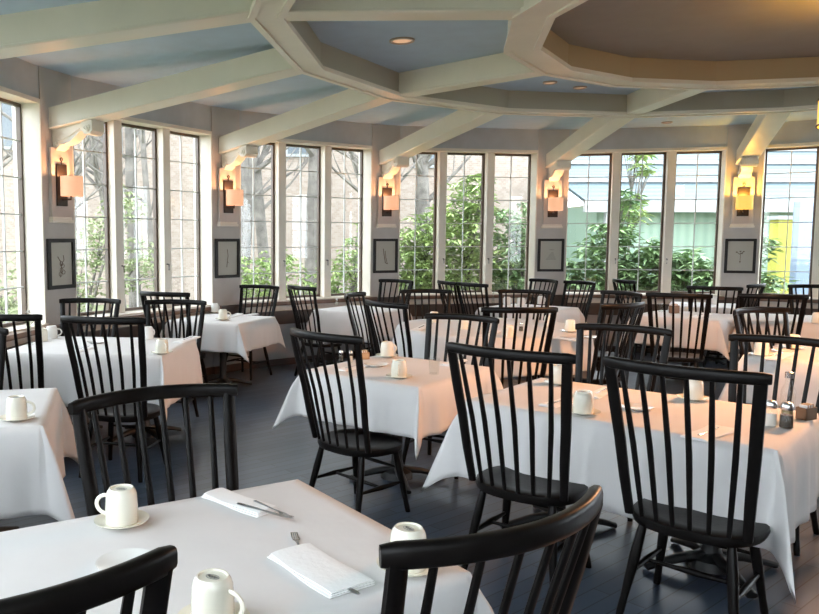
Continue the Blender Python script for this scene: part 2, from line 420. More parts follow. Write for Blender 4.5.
# ------------------------------------------------------------------ sconces and pictures on the piers
pier_txt = ['far left pier', 'second pier from the left', 'third pier from the left', 'fourth pier from the left', 'rightmost pier']
for k in range(5):
    pm = pier_mx(k)
    t = struct(MB().box(-.130, .130, .01, .045, 1.845, 2.50, pm, .004).build('trim_7', 'wall'))
    c = MB().box(-.150, .150, .01, .068, 1.80, 1.83, pm, .006); c.box(-.14, .14, .01, .056, 1.83, 1.855, pm, .004)
    c.build('ledge', 'trim', t)
    a = A0+k*TH; p = pol(R-.045, a, 1.96)
    look = ['lit drum shade, dark bronze back plate']*5
    s = thing('wall_sconce', 'lit wall sconce with drum shade on the '+pier_txt[k], 'wall lamp', p, -a+pi, 'wall sconces on the piers')
    # local: y axis inward after rotation
    s.rotation_euler.z = math.atan2(pm[1][0], pm[0][0])
    sy = 1 if (Matrix.Rotation(s.rotation_euler.z, 3, 'Z') @ Vector((0, 1, 0))).dot(Vector((pm[0][1], pm[1][1], 0))) > 0 else -1
    MB().box(-.072, .072, min(0, sy*.018), max(0, sy*.018), 0, .39, None, .003).build('back_plate', 'bronze', s)
    hk = [Vector((0, sy*.012, .385)), Vector((0, sy*.012, .42))]
    for q in range(9): an = -pi/2+q*2*pi/8*.9; hk.append(Vector((.016*cos(an), sy*.012, .437+.016*sin(an))))
    MB().tube(hk, .0045, 6, up=Vector((0, 1, 0))).build('hook', 'bronze', s)
    MB().tube([Vector((0, sy*.01, .06)), Vector((0, sy*.115, .06)), Vector((0, sy*.115, .10))], .009, 8, up=Vector((1, 0, 0))).build('arm', 'bronze', s)
    MB().lathe([(.105, .09), (.105, .275), (.102, .275), (.102, .09)], 28, 0, sy*.128).build('lamp_shade', 'shade' if k < 4 else 'shade2', s)
    ld = bpy.data.lights.new('sconce_bulb', 'POINT'); ld.energy = SCONCE_W*(2.2 if k == 4 else 1); ld.color = (1, .50, .22) if k < 4 else (1, .55, .10); ld.shadow_soft_size = .03
    lo = bpy.data.objects.new('sconce_bulb', ld); COL.objects.link(lo); lo.parent = s; lo.location = (0, sy*.12, .26)
    ld2 = ld.copy(); ld2.energy *= .8; lo2 = bpy.data.objects.new('sconce_bulb', ld2); COL.objects.link(lo2); lo2.parent = s; lo2.location = (0, sy*.12, .11)
    # picture
    pl = ['a sketched plant with seed heads', 'a single thin curved stem', 'two slender feather strokes', 'a small grey landscape', 'a small dark flower on a stem'][k]
    pc = thing('picture', 'black framed print of '+pl+' on the '+pier_txt[k], 'picture', pol(R-.012, a, 1.41), s.rotation_euler.z, 'framed prints on the piers')
    fb = MB()
    hw, hh, bw = .19, .24, .036
    for (x0, x1, z0, z1) in ((-hw, hw, hh-bw, hh), (-hw, hw, -hh, -hh+bw), (-hw, -hw+bw, -hh+bw*.9, hh-bw*.9), (hw-bw, hw, -hh+bw*.9, hh-bw*.9)):
        fb.box(x0, x1, min(0, sy*.03), max(0, sy*.03), z0, z1, None, .004)
    fb.build('frame', 'frame', pc)
    MB().box(-hw+bw-.004, hw-bw+.004, min(0, sy*.012), max(0, sy*.012), -hh+bw-.004, hh-bw+.004).build('mount', 'mat', pc)
    d = MB(); Y = sy*.0135
    U = Vector((0, 1, 0))
    def st(pts, r=.003): d.tube([Vector((x, Y, z)) for x, z in pts], r, 5, up=U)
    if k == 0:
        st([(-.02, -.13), (0, -.05), (-.01, .03)]); st([(0, -.02), (.04, .04), (.03, .08)]); st([(-.01, .02), (-.05, .07)])
        for x, z in ((.0, -.06), (.02, -.02), (-.015, -.1), (.03, -.08), (.0, .0)):
            st([(x+.022*cos(q), z+.022*sin(q)) for q in [i*.9 for i in range(8)]], .0028)
    elif k == 1: st([(-.01, -.11), (.0, -.04), (.012, .03), (.0, .11)], .004); st([(.0, -.04), (.03, -.06)], .002)
    elif k == 2: st([(.0, -.1), (-.02, 0), (-.035, .1)], .005); st([(.03, -.11), (.005, -.02), (-.005, .07)], .004); st([(0, -.1), (.04, -.115)], .004)
    elif k == 3:
        for i in range(7): st([(-.07+.012*i, -.06+.016*i), (.075-.006*i, -.058+.016*i)], .0035)
        st([(-.02, .08), (.05, .078)], .004)
    else:
        st([(0, -.1), (.003, 0), (.0, .05)], .003); st([(0, .02), (-.04, .05)], .004); st([(0, .03), (.035, .055)], .004); st([(-.01, -.08), (.01, -.08)], .006)
        for x, z in ((-.045, .052), (0, .062), (.04, .06), (.02, .035)): st([(x-.01, z), (x+.01, z+.004)], .008)
    d.build('drawing', 'ink' if k != 3 else 'ink2', pc)

# ------------------------------------------------------------------ chandelier at the centre
ch = thing('chandelier', 'large yellow drum chandelier hanging at the room centre, cut by the right edge', 'chandelier', (CX, CY, 2.365))
MB().lathe([(.40, 0), (.40, .17), (.394, .17), (.394, 0)], 48).build('lamp_shade', 'shadey', ch)
b = MB()
for z in (.004, .166):
    b.sweep([Vector((.402*cos(q*pi/16), .402*sin(q*pi/16), z)) for q in range(32)], [(.006, .006, 6, 2)]*32, closed=True)
b.build('rim', 'bronze', ch)
b = MB()
for q in range(3):
    b.tube([Vector((.4*cos(q*2.094), .4*sin(q*2.094), .16)), Vector((.02*cos(q*2.094), .02*sin(q*2.094), .55))], .005, 6)
b.tube([(0, 0, .5), (0, 0, .84)], .012, 8); b.build('rod', 'bronze', ch)
MB().lathe([(.03, .78), (.08, .82), (.085, .843)], 24).build('canopy', 'bronze', ch)
for (x, y) in ((.2, 0), (-.1, .17), (-.1, -.17)):
    ld = bpy.data.lights.new('chandelier_bulb', 'SPOT'); ld.spot_size = radians(162); ld.spot_blend = .25; ld.energy = CHAND_W/3; ld.color = (1, .46, .20); ld.shadow_soft_size = .12
    lo = bpy.data.objects.new('chandelier_bulb', ld); COL.objects.link(lo); lo.parent = ch; lo.location = (x, y, .02)

ld = bpy.data.lights.new('chandelier_uplight', 'SPOT'); ld.spot_size = radians(125); ld.spot_blend = 1; ld.energy = 26; ld.color = (1, .58, .08); ld.shadow_soft_size = .1
lo = bpy.data.objects.new('chandelier_uplight', ld); COL.objects.link(lo); lo.parent = ch; lo.location = (0, 0, .14); lo.rotation_euler.x = pi

# ------------------------------------------------------------------ tables and cloths
TZ = .762
def table(label, loc, rz, a, b, round_=False, group='pedestal dining tables'):
    t = thing('dining_table', label, 'table', (loc[0], loc[1], 0), rz, group)
    if round_: MB().lathe([(a-.01, TZ-.035), (a, TZ-.03), (a, TZ-.006), (a-.008, TZ-.002)], 56).build('tabletop', 'black', t)
    else: MB().box(-a/2+.004, a/2-.004, -b/2+.004, b/2-.004, TZ-.035, TZ-.003, None, .006).build('tabletop', 'black', t)
    xs = (-a*.27, a*.27) if (not round_ and a > 1.2) else (0,)
    for x0 in xs:
        MB().lathe([(.11, .015), (.10, .06), (.05, .09), (.038, .14), (.038, .62), (.06, .66), (.19, .70), (.20, TZ-.036)], 20, x0).build('column', 'iron', t)
        for q in range(4):
            an = q*pi/2+pi/4; d = Vector((cos(an), sin(an), 0)); o = Vector((x0, 0, 0))
            MB().sweep([o+d*.04+Vector((0, 0, .075)), o+d*.16+Vector((0, 0, .06)), o+d*.28+Vector((0, 0, .03)), o+d*.33+Vector((0, 0, .016))], [(.03, .026, 10, 2.6), (.026, .022, 10, 2.6), (.023, .016, 10, 2.6), (.028, .015, 10, 2.6)]).build('foot', 'iron', t)
    return t

def cloth(label, loc, rz, a, b, drop, corner, round_=False, seed=1, rc=.03, group='white linen tablecloths'):
    rnd = random.Random(seed)
    P = []  # (pos, normal, cornerweight, side coordinate)
    if round_:
        n = 160
        for i in range(n):
            an = 2*pi*i/n; P.append((Vector((a*cos(an), a*sin(an))), Vector((cos(an), sin(an))), 9.0, an*a, None))
    else:
        cs = [(a/2, b/2), (-a/2, b/2), (-a/2, -b/2), (a/2, -b/2)]
        s_ = 0
        for i in range(4):
            c0 = Vector(cs[i]); c1 = Vector(cs[(i+1) % 4]); Ln = (c1-c0).length; e = (c1-c0).normalized()
            nn = Vector((e.y, -e.x))
            if nn.dot(c0) < 0: nn = -nn
            m = 30
            for j in range(m+1):
                u = .012+(1-cos(pi*j/m))/2*(Ln-.024)
                P.append((c0+e*u, nn, min(u, Ln-u), s_+u, None))
            s_ += Ln
            # the fin of spare cloth hanging from the corner
            n2 = Vector((math.copysign(1, c1.x), math.copysign(1, c1.y))).normalized()
            tw = rnd.choice((-1, 1))*rnd.uniform(.25, .7)
            fd = Vector((n2.x*cos(tw)-n2.y*sin(tw), n2.x*sin(tw)+n2.y*cos(tw)))
            side = e            # layer 1 faces the side just walked, layer 2 the next one
            nx = Vector(cs[(i+2) % 4])-c1; nx.normalize()
            K = 14
            for q in range(1, K):
                ph_ = pi/2*q/K
                P.append((c1, nn, 0, s_, (min(ph_, pi/2-ph_), fd, (-e if q < K/2 else nx), q/K, n2)))
    N = len(P); rows = 13
    ph = [rnd.uniform(0, 6.28) for _ in range(6)]
    per = max(P, key=lambda q: q[3])[3]+.02
    def wave(s):
        x = 2*pi*s/per
        if round_: return .5+.5*(.6*sin(14*x+ph[0])+.4*sin(23*x+ph[1]))
        return .35*sin(9*x+ph[0])+.3*sin(16*x+ph[1])+.2*sin(27*x+ph[2])
    vs = []; fs = []
    # top rings (from centre outwards so the linen can undulate very slightly)
    inner = [0.0, .55, .93]
    vs.append(Vector((0, 0, TZ+.002)))
    for f in inner[1:]:
        for p, nr, wt, s, fin in P: vs.append(Vector((p.x*f, p.y*f, TZ+.002)))
    for r in range(rows+1):
        t = r/rows
        for p, nr, dd, s, fin in P:
            ze = TZ+.003
            if fin:
                fi, fd, sd, qf, n2 = fin
                r_ = drop/max(.55, cos(fi))*t
                al = fi*(corner/drop-1)*1.15
                k_ = fi/(pi/4)
                outw = r_*sin(al)+.012+.022*min(1, t*4)*1.2
                q = p+n2*(.006 if r == 0 else .030*min(1, t*4))+fd*(r_*sin(al)*1.0)+sd*(.012*(1-k_)+.035*t*(1-k_)**.6*k_**.3)
                q += n2*(.05*t*t*sin(pi*k_)*.5)
                z = ze-(r_*cos(al) if r > 0 else 0)*(.9 if r == 1 else 1)
                vs.append(Vector((q.x, q.y, z))); continue
            dr = drop
            if round_: dr = drop*(1+.04*sin(11*s)+.03*sin(5*s+1))
            out = .012+.020*min(1, t*4)
            if round_: out += t*(.075*wave(s))
            else: out += t*(.030*wave(s)+.012)*min(1, dd/.15)
            q = p+nr*(out if r > 0 else .004)
            z = ze if r == 0 else (TZ-dr*t*.9 if r == 1 else TZ+.003-dr*t)
            vs.append(Vector((q.x, q.y, z)))
    for i in range(N): fs.append((0, 1+i, 1+(i+1) % N))
    tot = len(inner)-1+rows+1
    for r in range(tot-1):
        for i in range(N):
            fs.append((1+r*N+i, 1+r*N+(i+1) % N, 1+(r+1)*N+(i+1) % N, 1+(r+1)*N+i))
    mb = MB(); mb.add(vs, fs, True)
    o = mb.build('tablecloth', 'cloth', loc=(loc[0], loc[1], 0), rz=rz)
    for p in o.data.polygons: p.use_smooth = True
    o.data.set_sharp_from_angle(angle=radians(180))
    so = o.modifiers.new('thickness', 'SOLIDIFY'); so.thickness = .0025; so.offset = 1
    tag(o, label, 'tablecloth', group)
    return o

D = radians
# key: (centre, rotation, a, b, drop, corner, round, words)
TAB = {
 'T0': ((-.30, 2.05), D(29.5), 1.28, .90, .30, .42, 'the nearest table, in the bottom left foreground'),
 'T1': ((.752, 5.17), D(-41), .90, .95, .30, .45, 'the small square table at the middle of the room'),
 'T2': ((-1.535, 6.34), D(-7), 1.30, 1.02, .40, .52, 'the long table below the left windows'),
 'T3': ((-.72, 8.50), D(-26), .86, .84, .30, .44, 'the back left table beside the second pier'),
 'T4': ((-1.71, 3.94), D(13), .90, .95, .42, .56, 'the table cut off by the left edge'),
 'T5': ((1.835, 3.995), D(-43), 1.46, .93, .42, .60, 'the long peach-lit table at the right front'),
 'T7': ((3.10, 9.85), D(-45), .90, .90, .30, .44, 'the back table in front of the fourth pier'),
 'T8': ((.93, 9.62), D(-38), .86, .86, .34, .46, 'the back table left of the third pier'),
 'T9': ((4.646, 8.88), D(-45), .90, .90, .32, .44, 'the table behind the side-on chairs at right'),
 'T10': ((5.60, 10.25), D(-25), .80, .80, .30, .42, 'the farthest right table by the windows'),
 'T11': ((5.62, 8.55), D(-30), .95, .95, .32, .44, 'the back table at the right edge'),
 'T12': ((4.14, 5.78), D(-48), .92, .92, .36, .5, 'the right edge table behind the condiments'),
}
for key, (c, rz, a, b, dr, co, wd) in TAB.items():
    table('black pedestal table under white linen, '+wd, c, rz, a, b)
    cloth('white linen cloth draped over '+wd, c, rz, a, b, dr, co, seed=len(key)*7+int(c[0]*100), rc=.10 if key == 'T0' else .03)
T6C = (2.05, 7.70)
table('large round black table under pink-lit linen in mid room', T6C, 0, .92, .92, True)
cloth('large round white cloth with rippled hem, peach-lit, in mid room', T6C, 0, .92, .92, .34, .34, True, 5)

# ------------------------------------------------------------------ chair
def make_chair():
    t = thing('dining_chair', '', 'chair')
    # seat: superellipse shield
    n = 40; top = []; prof = [(.86, .383), (.97, .390), (1.0, .410), (.985, .428), (.93, .435)]
    vs = []; fs = []
    for f, z in prof:
        for i in range(n):
            an = 2*pi*i/n; c, s_ = cos(an), sin(an)
            x = .252*math.copysign(abs(c)**.78, c)*(1+.05*s_); y = .222*math.copysign(abs(s_)**.82, s_)
            vs.append(Vector((x*f, y*f+.005, z)))
    for r in range(len(prof)-1):
        for i in range(n): fs.append((r*n+i, r*n+(i+1) % n, (r+1)*n+(i+1) % n, (r+1)*n+i))
    fs.append(tuple(range(n-1, -1, -1)))
    # saddled top
    b0 = (len(prof)-1)*n
    k0 = len(vs)
    for f, dz in ((.7, -.006), (.4, -.010)):
        for i in range(n): v = vs[b0+i]; vs.append(Vector((v.x*f/.93*.93, v.y*f, .435+dz)))
    fs += [(b0+i, b0+(i+1) % n, k0+(i+1) % n, k0+i) for i in range(n)]
    fs += [(k0+i, k0+(i+1) % n, k0+n+(i+1) % n, k0+n+i) for i in range(n)]
    fs.append(tuple(k0+n+i for i in range(n)))
    MB().add(vs, fs, True).build('seat', 'black', t)
    def arc(x): return -.36+.09*(abs(x)/.30)**2      # rail plan curve, ends come forward
    ZT = 1.078
    # crest rail
    pts = []; secs = []
    for i in range(25):
        x = -.298+.596*i/24; pts.append(Vector((x, arc(x)-.0, ZT+.004*(1-(x/.3)**2))))
        e = min(1, .5+.5*min(i, 24-i)) if min(i, 24-i) < 1 else 1
        secs.append((.0155*(.75 if i in (0, 24) else 1), .024*(.8 if i in (0, 24) else 1), 12, 3.2))
    MB().sweep(pts, secs).build('crest_rail', 'black', t)
    # posts
    for sx in (-1, 1):
        a = Vector((sx*.222, -.145, .425)); m_ = Vector((sx*.247, -.215, .76)); e = Vector((sx*.270, arc(.272), ZT-.01))
        MB().sweep([a, a.lerp(m_, .5)+Vector((0, -.005, 0)), m_, m_.lerp(e, .5)+Vector((0, -.003, 0)), e], [(.018, .014, 10, 2.8), (.021, .014, 10, 2.8), (.0225, .014, 10, 2.8), (.0235, .013, 10, 2.8), (.0225, .012, 10, 2.8)], up=Vector((0, 1, 0))).build('back_post', 'black', t)
    for i in range(6):
        f = -1+2*(i+.5)/6*1.0
        xb = f*.205*.95; xt = f*.268*.95
        yb = -.200+.05*f*f; a = Vector((xb, yb, .425)); e = Vector((xt, arc(xt), ZT-.012))
        m_ = a.lerp(e, .5)+Vector((0, .012, 0))
        MB().sweep([a, a.lerp(m_, .5), m_, m_.lerp(e, .5), e], [(.009, .008, 8, 2.4), (.011, .008, 8, 2.4), (.012, .008, 8, 2.4), (.011, .0075, 8, 2.4), (.009, .007, 8, 2.4)], up=Vector((0, 1, 0))).build('spindle', 'black', t)
    # legs
    L = {}
    for sx in (-1, 1):
        for sy in (-1, 1):
            a = Vector((sx*.165, sy*.135, .40)); e = Vector((sx*.218, sy*.205+(.0 if sy > 0 else -.02), 0))
            L[(sx, sy)] = (a, e)
            q = [a.lerp(e, f) for f in (0, .1, .35, .6, .8, .93, 1)]
            MB().tube(q, [.015, .018, .0215, .019, .0155, .0165, .0145], 12).build('leg', 'black', t)
    def at(k, z): a, e = L[k]; return a.lerp(e, (a.z-z)/a.z)
    mids = []
    for sx in (-1, 1):
        p = at((sx, -1), .185); q = at((sx, 1), .185); mids.append((p+q)/2)
        MB().tube([p, p.lerp(q, .25), (p+q)/2, p.lerp(q, .75), q], [.008, .011, .0155, .011, .008], 10).build('stretcher', 'black', t)
    MB().tube([mids[0], mids[0].lerp(mids[1], .25), (mids[0]+mids[1])/2, mids[0].lerp(mids[1], .75), mids[1]], [.008, .010, .0145, .010, .008], 10).build('stretcher', 'black', t)
    p = at((-1, 1), .27); q = at((1, 1), .27)
    MB().tube([p, (p+q)/2, q], [.007, .012, .007], 10).build('stretcher', 'black', t)
    return t
BASE = 'black spindle-back chair '
CH = [  # x, y, rotation (facing +y at 0), scale, words, group-ish
 (-1.95, 4.36, 193, 1.0, 'at the far side of the table cut off by the left edge'),
 (-1.97, 5.62, -7, 1.025, 'tucked at the left end of the long table under the left windows'),
 (-1.875, 6.86, 173, .99, 'with its back to the left windows, beyond the long left table'),
 (-1.16, 5.37, -14, 1.03, 'at the near side of the long left table, beside mugs'),
 (-1.13, 8.05, -25, 1.01, 'at the near side of the back left table, rail just behind another'),
 (-1.075, 6.84, 173, .98, 'at the right of the far side of the long left table'),
 (-.30, 2.37, -149, 1.02, 'across the nearest table, facing the camera'),
 (-.60, 1.37, 29, 1.027, 'in the bottom left corner, only its crest rail in view'),
 (.265, 1.69, 33, 1.02, 'in the bottom centre foreground, its curved rail filling the front'),
 (.43, 4.57, -50, 1.015, 'left of the middle square table, its seat in full view'),
 (-.496, 9.15, -213, .982, 'behind the back left table, against the second window group'),
 (.40, 9.10, -58, 1.0, 'seen at a slant left of the back table by the third pier'),
 (.936, 7.443, -112, 1.009, 'narrow side-on, left of the large round table'),
 (1.10, 6.84, -59, 1.0, 'at the near left of the large round table, above the two mugs'),
 (1.24, 10.10, -229, 1.0, 'under the print of feather strokes, against the window wall'),
 (1.568, 8.44, -182, .973, 'at the far side of the large round table, left of two'),
 (1.12, 5.46, -218, .982, 'beyond the middle square table, facing it'),
 (2.39, 10.26, -79, .991, 'nearly side-on under the third windows, left of a close pair'),
 (2.58, 9.86, -62, .991, 'slanted under the third windows, right of a close pair'),
 (2.551, 8.40, -206, .973, 'at the far side of the large round table, right of two'),
 (1.841, 6.35, 0, 1.009, 'with its back square to the camera, nearest the large round table'),
 (1.205, 3.73, -41, 1.045, 'at the left of the long peach-lit table, back to the camera'),
 (3.27, 10.49, -250, .991, 'right below the print of a grey landscape'),
 (3.58, 10.00, -250, .991, 'right of the landscape print, below the fourth windows'),
 (1.97, 4.67, -219, .991, 'beyond the long peach-lit table, left of the far two'),
 (4.89, 10.55, -85, .991, 'small and far, edge-on below the middle of the fourth windows'),
 (3.328, 8.148, -250, .982, 'side-on and farther of two overlapping dark chairs right of centre'),
 (2.734, 6.801, 32, 1.0, 'side-on and nearer of two overlapping dark chairs right of centre'),
 (4.10, 8.00, -30, 1.0, 'in front of the table with the brown caddy, back to the camera'),
 (5.24, 9.42, -28, .982, 'behind the table with the brown caddy, straight rail below the right window'),
 (5.66, 9.78, 42, .991, 'right below the print of a dark flower'),
 (6.30, 9.05, -205, .99, 'at the right edge below the last window'),
 (4.93, 7.86, -24, 1.0, 'at the near side of the back right table'),
 (3.84, 5.78, -160, 1.0, 'whose arched rail curves above the right front table'),
 (2.66, 4.18, -226, .982, 'beyond the long peach-lit table, behind the shakers'),
 (1.785, 3.25, -45, 1.045, 'at the right front, its whole back over the peach table'),
]
proto = make_chair()
for i, (x, y, r, s, wd) in enumerate(CH):
    o = proto if i == 0 else dup(proto, (x, y, 0))
    o.location = (x, y, 0); o.rotation_euler.z = D(r); o.scale = (s, s, s)
    o['label'] = BASE+wd; o['group'] = 'black spindle-back dining chairs'

# ------------------------------------------------------------------ tableware
ZS = TZ+.0055
def make_mug(m='china', mark=True):
    """upside-down mug, base upwards"""
    t = thing('mug', '', 'mug')
    t_b = MB().lathe([(.041, 0), (.0445, 0), (.0455, .006), (.0455, .05), (.043, .085), (.040, .094), (.038, .097), (.034, .1035), (.031, .1035), (.030, .099), (.001, .099)], 28)
    t.scale = (1.09, 1.09, 1.06); t_b.build('body', m, t)
    pts = [Vector((.042, 0, .078))]+[Vector((.045+.032*sin(q), 0, .050+.028*cos(q))) for q in [pi*j/10 for j in range(1, 10)]]+[Vector((.043, 0, .020))]
    MB().sweep(pts, [(.006, .0045, 8, 2)]*len(pts), up=Vector((0, 1, 0))).build('handle', m, t)
    return t
def make_saucer(m='china'):
    t = MB().lathe([(.02, 0), (.036, 0), (.04, .003), (.070, .011), (.084, .0165), (.0845, .0185), (.070, .0145), (.042, .0065), (.001, .006)], 36).build('saucer', m)
    tag(t, '', 'saucer'); return t
mugP = make_mug('china'); mugW = make_mug('china2'); sauP = make_saucer('china')
used = {'mugP': False, 'mugW': False, 'sauP': False}
def put(kind, proto_, p, rz, label, group):
    if not used[kind]:
        used[kind] = True; proto_.location = p; proto_.rotation_euler.z = rz; proto_['label'] = label; proto_['group'] = group; return proto_
    return dup(proto_, p, rz, label, group)
def mug(px, py, words, saucer=True, rz=0.5, white=False, stamp=False):
    p = onplane(px, py, ZS); p = Vector((p.x, p.y, ZS))
    if saucer:
        put('sauP', sauP, p, 0, 'saucer under mug '+words, 'saucers under the mugs'); p = p+Vector((0, 0, .0068))
    k = 'mugW' if white else 'mugP'
    o = put(k, mugW if white else mugP, p, rz, 'upturned '+('white' if white else 'cream')+' mug '+words, 'upturned mugs on the tables')
    if stamp:
        b = MB()
        b.sweep([Vector((.016*cos(q*pi/8), .009*sin(q*pi/8), .1)) for q in range(16)], [(.0009, .0006, 5, 2)]*16, closed=True)
        b.tube([Vector((-.011+.0022*q, .004*sin(q*2.1), .1)) for q in range(11)], .0009, 5)
        b.build('maker_stamp', 'mark', o)
    return o
mug(122, 524, 'with handle left, at the back of the nearest table', rz=pi*.93, stamp=True)
mug(213, 624, 'cut by the bottom edge on the nearest table', rz=-.55, stamp=True)
mug(408, 569, 'seen behind the foreground crest rail', rz=-1.0, stamp=True)
mug(17, 420, 'on the table cut off by the left edge', rz=.1)
mug(148, 339, 'standing farther back of two on the long left table', False, rz=1, white=True)
mug(162, 354, 'near the corner of the long left table', rz=-1)
mug(52, 338, 'beside the flower vase on the long left table', False, rz=.2, white=True)
mug(42, 341, 'left of the white mug by the flower vase', False, rz=2)
mug(215, 313, 'farther of two on the back left table', rz=1, white=True)
mug(223, 320, 'nearer of two on the back left table', rz=0)
mug(387, 357, 'farther of two on the middle square table', rz=.5)
mug(399, 378, 'nearer of two on the middle square table', rz=-1.8)
mug(558, 384, 'seen behind a chair post at the back of the long peach table', rz=1)
mug(583, 414, 'between the two near chairs on the peach table', rz=2.6)
mug(693, 400, 'seen through the front right chair spindles', rz=1)
mug(570, 332, 'at the right side of the large round table', rz=1)
mug(508, 337, 'at the near side of the large round table', False, rz=1)
mug(463, 329, 'at the left of the large round table', False, rz=1)
mug(549, 326, 'at the far side of the large round table', False, rz=1)
mug(434, 322, 'at the far left of the large round table', False, rz=1)
mug(507, 305, 'left of three on the back table by the fourth pier', False, white=True)
mug(521, 306, 'middle of three on the back table by the fourth pier', False, white=True)
mug(541, 304, 'right of three on the back table by the fourth pier', False, white=True)
mug(714, 304, 'on the farthest right table', False, white=True)
mug(817, 323, 'on the back table at the right edge', False)
mug(761, 356, 'farther of two on the table cut off by the right edge', rz=1)
mug(793, 349, 'right of two on the table cut off by the right edge', rz=1)

def plate(px, py, label):
    p = onplane(px, py, ZS)
    o = MB().lathe([(.03, 0), (.05, 0), (.054, .003), (.078, .0115), (.0835, .0145), (.084, .016), (.076, .0145), (.054, .0065), (.001, .006)], 40).build('side_plate', 'china2', loc=(p.x, p.y, ZS))
    tag(o, label, 'plate', 'empty side plates')
plate(127, 566, 'empty white side plate behind the bottom left crest rail')
plate(636, 409, 'empty side plate seen through the front right chair')
plate(376, 366, 'side plate on the middle square table')
plate(97, 343, 'side plate on the long left table')
plate(783, 352, 'side plate on the table cut off by the right edge')
plate(590, 338, 'side plate at the right rim of the large round table')

# napkins with cutlery
def napkin(p0, p1, wd, label, hero=False):
    a = onplane(*p0, ZS); b = onplane(*p1, ZS); c = (a+b)/2; ln = (b-a).length; rz = math.atan2(b.y-a.y, b.x-a.x)
    t = MB(); rows = 8; cols = 10
    layers = 3 if hero else 2
    for L_ in range(layers):
        z = .001+L_*.0045; hx = ln/2-.002*L_; hy = wd/2-.003*L_
        vs = []; fs = []
        for i in range(rows+1):
            for j in range(cols+1):
                x = -hx+2*hx*i/rows; y = -hy+2*hy*j/cols
                bulge = .0030*(1-(2*j/cols-1)**4)*(1+.5*sin(i*1.3+L_))
                vs.append(Vector((x, y+.004*sin(i*.8+L_), z+.002+bulge)))
        n0 = len(vs)
        for v in vs[:n0]: pass
        vs2 = [Vector((v.x, v.y, z)) for v in vs]
        W_ = cols+1
        for i in range(rows):
            for j in range(cols):
                q = (i*W_+j, (i+1)*W_+j, (i+1)*W_+j+1, i*W_+j+1); fs.append(q); fs.append(tuple(n0+k for k in reversed(q)))
        bd = [i*W_ for i in range(rows+1)]+[rows*W_+j for j in range(1, cols+1)]+[i*W_+cols for i in range(rows-1, -1, -1)]+[j for j in range(cols-1, 0, -1)]
        for k in range(len(bd)): i0, i1 = bd[k], bd[(k+1) % len(bd)]; fs.append((i0, n0+i0, n0+i1, i1))
        t.add(vs+vs2, fs, True)
    o = t.build('napkin', 'napkin', loc=(c.x, c.y, ZS), rz=rz)
    tag(o, label, 'napkin', 'folded napkins laid with cutlery'); return o, c, rz, ln
def fork(c, rz, z, label, group='forks laid on the tables'):
    b = MB()
    b.sweep([Vector((x, 0, zz)) for x, zz in ((-.10, .0025), (-.06, .003), (0, .0035), (.035, .005), (.055, .003))], [(.0065, .0013, 8, 2.4), (.005, .0014, 8, 2.4), (.0028, .0018, 8, 2), (.004, .0014, 8, 2), (.0115, .0010, 8, 2.4)])
    for q in range(4):
        y = (q-1.5)*.0062
        b.sweep([Vector((.052, y, .003)), Vector((.075, y, .0015)), Vector((.102, y*.9, .006))], [(.0019, .0010, 6, 2.4)]*3)
    o = b.build('fork', 'steel', loc=(c.x, c.y, z), rz=rz); tag(o, label, 'fork', group); return o
def knife(c, rz, z, label, group='knives laid on the tables'):
    b = MB()
    b.sweep([Vector((x, 0, .003)) for x in (-.11, -.10, -.04, -.01, .0)], [(.005, .002, 10, 2.4), (.008, .003, 10, 2.4), (.0065, .0028, 10, 2.4), (.0045, .0022, 10, 2.4), (.004, .002, 10, 2.4)])
    b.prism([(.0, -.005), (.03, -.008), (.08, -.009), (.112, -.003), (.118, .005), (.0, .005)], .002, .0038)
    o = b.build('knife', 'steel', loc=(c.x, c.y, z), rz=rz); tag(o, label, 'knife', group); return o
def off(c, rz, dx, dy): return Vector((c.x+dx*cos(rz)-dy*sin(rz), c.y+dx*sin(rz)+dy*cos(rz), 0))
o, c, rz, ln = napkin((289, 552), (353, 592), .145, 'thick folded napkin with fork tines showing, front of the nearest table', True)
q0 = onplane(294, 535, ZS); q1 = onplane(308, 571, ZS); fork(q0+(q1-q0).normalized()*.10, math.atan2(q0.y-q1.y, q0.x-q1.x), ZS+.0012, 'steel fork poking its tines out of the front napkin')
knife(off(c, rz, ln/2-.078, -.012), rz+pi+.05, ZS+.006, 'steel knife lying along the front napkin')
o, c, rz, ln = napkin((212, 494), (268, 514), .10, 'flat folded napkin at the far side of the nearest table', True)
fork(off(c, rz, ln/2+.01, .01), rz-.15, ZS+.014, 'steel fork across the end of the far napkin on the nearest table')
knife(off(c, rz, ln/2-.0, -.02), rz+.12, ZS+.014, 'steel knife beside the far napkin on the nearest table')
